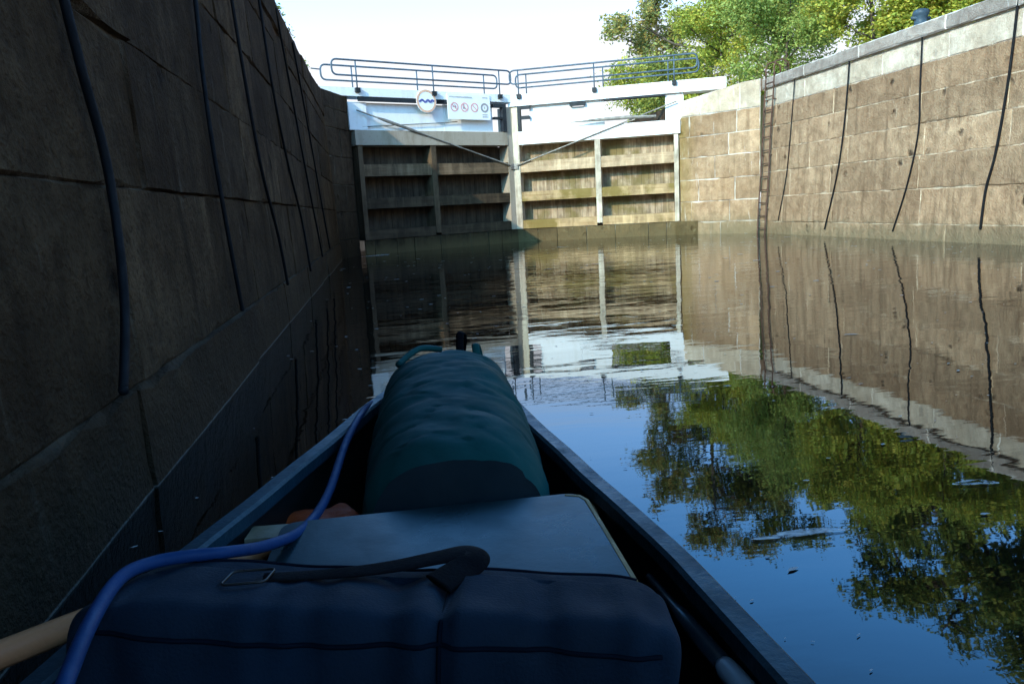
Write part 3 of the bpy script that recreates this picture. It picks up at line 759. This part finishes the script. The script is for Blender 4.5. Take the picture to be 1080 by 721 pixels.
# navy case nearest the camera
nb = thing('canvas_case', (-.03,.90,.05), 'navy canvas case with black carry strap filling the canoe in the foreground', 'bag')
NY = R(-12.5); NR = R(3.9)
NM = Matrix.Translation((-.052,.908,.234)) @ Matrix.Rotation(NY,4,'Z') @ Matrix.Rotation(NR,4,'Y') @ Matrix.Rotation(R(-9),4,'X')
def nwr(c, n):
    w = 0
    if c.y < .04:
        w += .009*noise.noise(Vector((c.x*17, c.z*3.0, 2.2))) + .007*noise.noise(Vector((c.x*31+3*c.z*noise.noise(c*5), c.z*6, 7.2)))
    w += .005*noise.noise(c*9)
    w -= .016*math.exp(-((c.x-.085)/.012)**2)*(1 if c.y < .08 else .4)
    bulge = .018*(1-(c.x/.36)**2)*max(0,.6-c.z/.2*.5) if c.y < 0 else 0
    return c + n*w + Vector((0,-bulge,0))
bm = softbox((.372,.095,.195), 60, 11, nwr)
for v in bm.verts: v.co = NM @ v.co
from mathutils.bvhtree import BVHTree
cbv = BVHTree.FromBMesh(bm); NF = (NM.to_3x3() @ Vector((0,-1,0))).normalized(); NU = (NM.to_3x3() @ Vector((0,0,1))).normalized()
obj('case_body', bm, M_navy, nb, smooth=True)
def on_front(x, z, off=.001):
    p = cbv.ray_cast(NM @ Vector((x,0,z)) + NF*.6, -NF)[0]
    return p + NF*off if p is not None else None
def on_top(x, y, off=.001):
    p = cbv.ray_cast(NM @ Vector((x,y,0)) + NU*.6, -NU)[0]
    return p + NU*off if p is not None else None
def onN(x, y, z): return NM @ Vector((x,y,z))
for pl, rr_ in (([on_front(x, .158+.004*math.sin(x*11)) for x in np.linspace(-.345,.345,80)], .0030), ([on_front(x, -.02+.003*math.sin(x*8)) for x in np.linspace(-.345,.345,80)], .0022)):
    pl = [p for p in pl if p is not None]; bm = NB(); tube(bm, pl, rr_, 6); obj('piping', bm, M_navyd, nb, smooth=True)
pl = [p for p in [on_front(.085, z) for z in np.linspace(-.18,.19,50)] if p is not None]
bm = NB(); tube(bm, pl, .0030, 6); obj('centre_seam', bm, M_navyd, nb, smooth=True)
pl = [p for p in [on_top(x, .078) for x in np.linspace(-.335,.335,60)] if p is not None]
bm = NB(); tube(bm, pl, .0028, 6); obj('piping', bm, M_navyd, nb, smooth=True)
bm = NB(); sp_ = smooth_path([onN(-.16,.0,.2005),onN(-.07,.02,.2025),onN(.0,.042,.207),(onN(.06,.064,.2145)),onN(.098,.076,.219),onN(.110,.062,.2155),onN(.098,.040,.2085),onN(.07,.0,.2005)], 8)
tube(bm, sp_, [.013+.011*min(1, i/(len(sp_)*.55)) for i in range(len(sp_))], 12, flat=(.95,.16))
obj('carry_strap', bm, M_web, nb, smooth=True)
bm = NB(); tube(bm, fillet([onN(-.205,-.03,.199),onN(-.150,-.022,.203),onN(-.150,.018,.207),onN(-.205,.012,.203)], .008, 4, True), .0018, 6, closed=True); obj('buckle', bm, M_buck, nb, smooth=True)
bm = NB(); tube(bm, smooth_path([onN(.345,-.06,.15),onN(.36,-.085,.08),onN(.372,-.11,.0),onN(.375,-.12,-.06)],6), .012, 8, flat=(.35,1.0)); obj('side_strap', bm, M_gun, nb, smooth=True)

# blue hose
bm = NB(); pts = smooth_path([(-.30,.60,.36),(-.335,.70,.445),(-.352,.80,.462),(-.364,.92,.464),(-.364,1.00,.458),(-.340,1.045,.450),(-.30,1.065,.444),(-.255,1.09,.432),(-.215,1.18,.397),(-.178,1.32,.36),(-.150,1.52,.345),(-.122,1.83,.365),(-.085,2.10,.368),(-.05,2.25,.35),(.02,2.45,.30)], 10)
o = obj('blue_hose', (tube(bm, pts, .0092, 12), bm)[1], M_rope, loc=(-.25,1.1,.4), smooth=True); tag(o, 'blue hose draped over the navy case and along the left gunwale', 'hose')

# wooden pole-shafted paddle on the left, dark paddle on the right
pdl = thing('canoe_paddle', (-.35,1.2,.36), 'pale varnished wooden paddle lying across the left gunwale', 'paddle')
a = Vector((-.74,.83,.372)); b_ = Vector((-.215,1.32,.338)); 
bm = NB(); tube(bm, [a.lerp(b_, t_) for t_ in np.linspace(0,1,12)], [.019]*9+[.018,.017,.014], 12); obj('shaft', bm, M_pole, pdl, smooth=True)
bm = NB(); d = (b_-a).normalized(); s = Vector((d.y,-d.x,0)); up = Vector((0,0,1)); rows = []
for t_, w in ((-.03,.012),(.03,.045),(.10,.075),(.20,.085),(.30,.078),(.36,.045)):
    p = b_ + d*t_*.55 - Vector((0,0,.10))*t_*1.3; rows.append([bm.verts.new(p + s*w*.6*q + up*h_) for q, h_ in ((-1,0),(0,.007),(1,0),(0,-.007))])
for i in range(len(rows)-1):
    for k in range(4): bm.faces.new((rows[i][k],rows[i][(k+1)%4],rows[i+1][(k+1)%4],rows[i+1][k]))
bm.faces.new(rows[0]); bm.faces.new(rows[-1]); obj('blade', bm, M_ash, pdl, smooth=True)
pdl = thing('canoe_paddle', (.39,.85,.3), 'dark shafted paddle with pale grip beside the right gunwale', 'paddle')
a = Vector((.384,1.10,.298)); b_ = Vector((.392,.845,.302)); c = Vector((.402,.60,.306))
bm = NB(); tube(bm, [a, a.lerp(b_,.4), a.lerp(b_,.5), b_], [.006,.0075,.0115,.013], 12); obj('shaft', bm, M_shaft, pdl, smooth=True)
bm = NB(); tube(bm, [b_, b_.lerp(c,.04), b_.lerp(c,.1), c], [.011,.0145,.0155,.0155], 12); obj('grip', bm, M_grip, pdl, smooth=True)

# orange cloth bundle
def owr(c, n): return c + n*(.02*noise.noise(c*14)+.008*noise.noise(c*33))
bm = softbox((.10,.13,.075), 14, 3.5, owr)
for v in bm.verts: v.co = Matrix.Translation((-.175,1.54,.205)) @ Matrix.Rotation(R(12),4,'Z') @ v.co
o = obj('cloth_bundle', bm, M_orange, loc=(-.175,1.54,.13), smooth=True); tag(o, 'rumpled orange cloth bundle tucked between the blue hose and the teal bag', 'bundle')

# ------------------------------------------------------------------ trees
def foliage(name, parent, clumps, n, size, cols, rs, gap=.0):
    """leaf-sized quads packed in clumps; clumps: (centre, radius) pairs"""
    g = np.random.default_rng(rs)
    cen = np.array([c for c, r in clumps]); rad = np.array([r for c, r in clumps])
    w = rad**2.2; w /= w.sum(); idx = g.choice(len(clumps), n, p=w)
    dirs = g.normal(size=(n,3)); dirs /= np.linalg.norm(dirs,axis=1)[:,None]
    rr = (g.random(n)**.45)
    lump = 1+.35*np.sin(dirs[:,0]*5+idx*1.7)*np.sin(dirs[:,1]*4.3+idx)+.25*np.sin(dirs[:,2]*7+idx*.7)
    P = cen[idx] + dirs*(rr*rad[idx]*lump)[:,None]*np.array([1,1,.85])
    a = g.normal(size=(n,3)); a[:,2] *= .6; a /= np.linalg.norm(a,axis=1)[:,None]
    b_ = np.cross(a, g.normal(size=(n,3))); b_ /= np.linalg.norm(b_,axis=1)[:,None]
    s = size*g.uniform(.55,1.35,n)
    A = a*(s*.95)[:,None]; B = b_*(s*.5)[:,None]
    base = np.array(root_loc(parent))
    V = np.empty((n*4,3)); V[0::4] = P-A; V[1::4] = P+B; V[2::4] = P+A*1.05; V[3::4] = P-B
    V -= base
    me = bpy.data.meshes.new(name)
    me.vertices.add(n*4); me.vertices.foreach_set('co', V.ravel().astype(np.float32))
    me.loops.add(n*4); me.loops.foreach_set('vertex_index', np.arange(n*4, dtype=np.int32))
    me.polygons.add(n); me.polygons.foreach_set('loop_start', np.arange(0,n*4,4,dtype=np.int32))
    me.update()
    cl = np.array(cols); ci = g.choice(len(cl), n, p=None); tone = g.uniform(.82,1.22,n)*(.9+.10*np.sin(idx*2.399)+.12*rr)*1.3
    C = np.ones((n,4), np.float32); C[:,:3] = np.clip(cl[(ci+idx*(g.random(n)<.75)) % len(cl)]*tone[:,None], .004, .9)
    at = me.color_attributes.new('tint','FLOAT_COLOR','CORNER'); at.data.foreach_set('color', np.repeat(C,4,axis=0).ravel())
    me.materials.append(M_leaf)
    o = bpy.data.objects.new(name, me); COL.objects.link(o); o.parent = parent
    return o

def tree(name, loc, h, cw, base_h, label, cols, n, leaf, seed, cat='tree', lean=0, nb=9, trunk_r=.16, group=None, crad=.34, dens=34):
    rd = random.Random(seed); x, y, z = loc
    t = thing(name, loc, label, cat, group)
    bm = NB(); top = Vector((x+lean*h, y, z+h*.86)); tp = []
    N = 10
    for i in range(N+1):
        s = i/N; tp.append(Vector((x+lean*h*s+.14*math.sin(s*5+seed)*s, y+.12*math.cos(s*4+seed)*s, z-.1+h*.86*s)))
    tube(bm, tp, [trunk_r*(1-.86*i/N) for i in range(N+1)], 8)
    tips = []
    for k in range(nb):
        s = base_h/h + (0.88-base_h/h)*(k+.5)/nb; i = min(N-1, int(s/.86*N)) if s < .86 else N-1
        p = tp[i].lerp(tp[i+1], .5); ang = k*2.4+rd.uniform(-.4,.4)
        reach = cw*(.50+.5*max(0,math.sin(math.pi*min(1,max(0,(s-.1)/.9))))**.8)*rd.uniform(.65,1.0)*(1-.55*max(0,s-.55)/.45)
        q = p + Vector((math.cos(ang)*reach, math.sin(ang)*reach, reach*rd.uniform(.25,.75)))
        mid = p.lerp(q,.5)+Vector((0,0,-.08*reach))
        tube(bm, [p, mid, q], [trunk_r*.42*(1-.5*s), trunk_r*.26, trunk_r*.08], 6)
        tips += [q, mid.lerp(q,.45)]
        for j in range(2):
            e = mid.lerp(q, rd.uniform(.2,.8)) + Vector((rd.uniform(-1,1), rd.uniform(-1,1), rd.uniform(-.1,.7)))*reach*.45
            tube(bm, [mid.lerp(q,.3), e], [trunk_r*.16, trunk_r*.05], 5); tips.append(e)
    obj('trunk', bm, M_bark, t, smooth=True)
    clumps = []
    for k in range(dens):
        q = tips[k % len(tips)] + Vector((rd.gauss(0,1),rd.gauss(0,1),rd.gauss(0,.8)))*cw*.14
        clumps.append((tuple(q), cw*crad*rd.uniform(.45,1.05)))
    clumps.append((tuple(tp[-1]+Vector((0,0,h*.05))), cw*.3))
    foliage('crown', t, clumps, n, leaf, cols, seed)
    return t

def pol(az, r, z=3.31): return (r*math.sin(R(az)), r*math.cos(R(az)), z)
YG = [(.34,.34,.05),(.27,.31,.05),(.42,.37,.06),(.22,.27,.045)]
GR = [(.16,.20,.045),(.22,.24,.055),(.11,.15,.04),(.30,.29,.055)]
LG = [(.26,.32,.08),(.22,.29,.07),(.32,.35,.09)]
OL = [(.22,.24,.08),(.16,.20,.07),(.30,.28,.08),(.36,.26,.07)]
tree('birch_tree', pol(24.3,36), 13.2, 4.0, 3.0, 'tall loose grey green tree with dark limbs behind the right gate', OL, 26000, .085, 3, nb=14, trunk_r=.22, dens=52, crad=.22)
tree('alder_tree', pol(20.6,39), 10.2, 3.0, 2.4, 'slim olive tree at the left edge of the trees behind the gates', OL, 12000, .085, 5, nb=11, trunk_r=.15, dens=34, crad=.25)
tree('oak_tree', pol(28.6,37), 13.0, 3.3, 3.2, 'dark green tree behind the light green bush', GR, 30000, .095, 8, nb=12, trunk_r=.24, dens=46, crad=.30)
tree('ash_tree', pol(36.0,27), 9.0, 2.2, 2.4, 'narrow green tree right of the gap in the trees', GR, 22000, .08, 12, nb=11, trunk_r=.18, dens=36, crad=.32)
tree('sycamore_tree', pol(41.5,26), 10.8, 3.0, 2.2, 'broad dark green tree above the right wall coping', GR, 34000, .085, 14, nb=13, trunk_r=.22, dens=46, crad=.32)
tree('maple_tree', pol(48.5,25), 11.0, 3.4, 2.0, 'green tree farthest right, seen mainly mirrored in the water', GR, 32000, .09, 17, nb=12, trunk_r=.22, dens=46, crad=.32)
tree('hazel_bush', pol(25.2,25), 4.1, 1.7, .3, 'yellow green bush just above the end of the white balance beam', YG, 26000, .046, 21, 'bush', nb=9, trunk_r=.06, dens=34, crad=.42)
tree('willow_bush', pol(29.4,22), 3.5, 1.8, .2, 'soft light green bush above the ladder', LG, 34000, .042, 23, 'bush', nb=9, trunk_r=.06, dens=36, crad=.45)
tree('hornbeam_bush', pol(34.6,17.6), 2.9, 1.3, .2, 'dense yellow green bush behind the coping of the right wall', YG, 28000, .04, 27, 'bush', nb=9, trunk_r=.06, dens=34, crad=.45)
tree('dogwood_bush', pol(39.6,17.0), 2.3, 1.2, .2, 'low golden green bush behind the bollard', YG, 20000, .042, 29, 'bush', nb=8, trunk_r=.05, dens=30, crad=.45)
tree('bramble_bush', pol(37.3,19.5), 2.9, 1.3, .2, 'green bush filling the gap behind the coping left of the bollard', LG, 20000, .042, 39, 'bush', nb=8, trunk_r=.05, dens=32, crad=.45)
tree('elder_bush', pol(45.5,17.0), 2.6, 1.3, .2, 'yellow green bush above the nearest part of the right coping', YG, 20000, .042, 33, 'bush', nb=8, trunk_r=.05, dens=30, crad=.45)
tree('gorse_bush', pol(20.3,30), 2.4, 1.7, .1, 'low yellow bush seen through the gap under the right balance beam', YG, 14000, .055, 31, 'bush', nb=8, trunk_r=.05, dens=30, crad=.45)
tree('laurel_bush', pol(22.6,27), 2.3, 1.3, .1, 'small dark green bush beside the yellow bush under the balance beam', GR, 12000, .055, 35, 'bush', nb=8, trunk_r=.05, dens=28, crad=.45)

# weeds on the left coping
for i, (y, h_, n_, lb) in enumerate(((9.9,.07,50,'leafy weed on the top of the left wall, nearest the canoe'), (10.9,.11,90,'bushiest leafy weed on the top of the left wall'), (13.4,.09,60,'small leafy weed on the left wall, nearest the dark pier'))):
    t = thing('wall_weed', (XL-.13,y,3.33), lb, 'weed', 'weeds on the left wall top')
    rd = random.Random(50+i); bm = NB(); tips = []
    for k in range(7):
        e = Vector((XL-.13+rd.uniform(-.08,.03), y+rd.uniform(-.3,.3), 3.33+h_*rd.uniform(.2,.9)))
        tube(bm, [(XL-.14,y+rd.uniform(-.05,.05),3.31), Vector((XL-.14,y,3.33)).lerp(e,.6)+Vector((0,0,.05)), e], .005, 5); tips.append((tuple(e), .06))
    obj('stems', bm, M_bark, t); foliage('leaves', t, tips, n_, .022, GR+LG, 60+i)

# ------------------------------------------------------------------ camera, sun, sky
cam = bpy.data.cameras.new('camera'); co = bpy.data.objects.new('camera', cam); COL.objects.link(co); scene.camera = co
cam.sensor_width = 36; cam.lens = 800/1080*36; cam.clip_start = .02; cam.clip_end = 3000
Rv = Vector((.98383,-.17056896,-.05463304)); Uv = Vector((.08273746,.16228397,.98326925)); Fv = Vector((.15884915,.97188999,-.17377228))
co.matrix_world = Matrix(((Rv.x,Uv.x,-Fv.x,0),(Rv.y,Uv.y,-Fv.y,0),(Rv.z,Uv.z,-Fv.z,.9),(0,0,0,1)))

SUN = Vector((1,.95,-.66)).normalized()         # direction the light travels
el = math.asin(-SUN.z); az = math.atan2(-SUN.x,-SUN.y)
sl = bpy.data.lights.new('sun','SUN'); sl.energy = 5.0; sl.angle = R(.5); sl.color = (1,.885,.72)
so = bpy.data.objects.new('sun', sl); COL.objects.link(so); so.rotation_euler = SUN.to_track_quat('-Z','Y').to_euler(); so.location = (-10,-8,12)
w = bpy.data.worlds.new('World'); scene.world = w; w.use_nodes = True; nt = w.node_tree
bg = nt.nodes['Background']; sky = nt.nodes.new('ShaderNodeTexSky'); sky.sky_type = 'NISHITA'; sky.sun_disc = False
sky.sun_elevation = el; sky.sun_rotation = az; sky.air_density = 1.0; sky.dust_density = 2.0; sky.ozone_density = 1.5
g = G(nt); tc = nt.nodes.new('ShaderNodeTexCoord'); sp = nt.nodes.new('ShaderNodeSeparateXYZ'); nt.links.new(tc.outputs['Generated'], sp.inputs[0])
hz = g.ramp(sp.outputs[2], ((0,1),(.20,.96),(.30,.45),(.44,.10),(.7,0)))
gain = g.ramp(sp.outputs[2], ((.15,(1.5,4.7,7.2)),(.52,(1.5,4.7,7.2)),(.72,(.6,.62,.62))))
blue = g.mix(1.0, sky.outputs[0], gain, 'MULTIPLY')
nt.links.new(g.mix(hz, blue, (7.3,7.2,7.15)), bg.inputs[0]); bg.inputs[1].default_value = .15
scene.view_settings.view_transform = 'Standard'; scene.view_settings.look = 'None'; scene.view_settings.exposure = 0; scene.view_settings.gamma = 1
scene.render.engine = 'CYCLES'
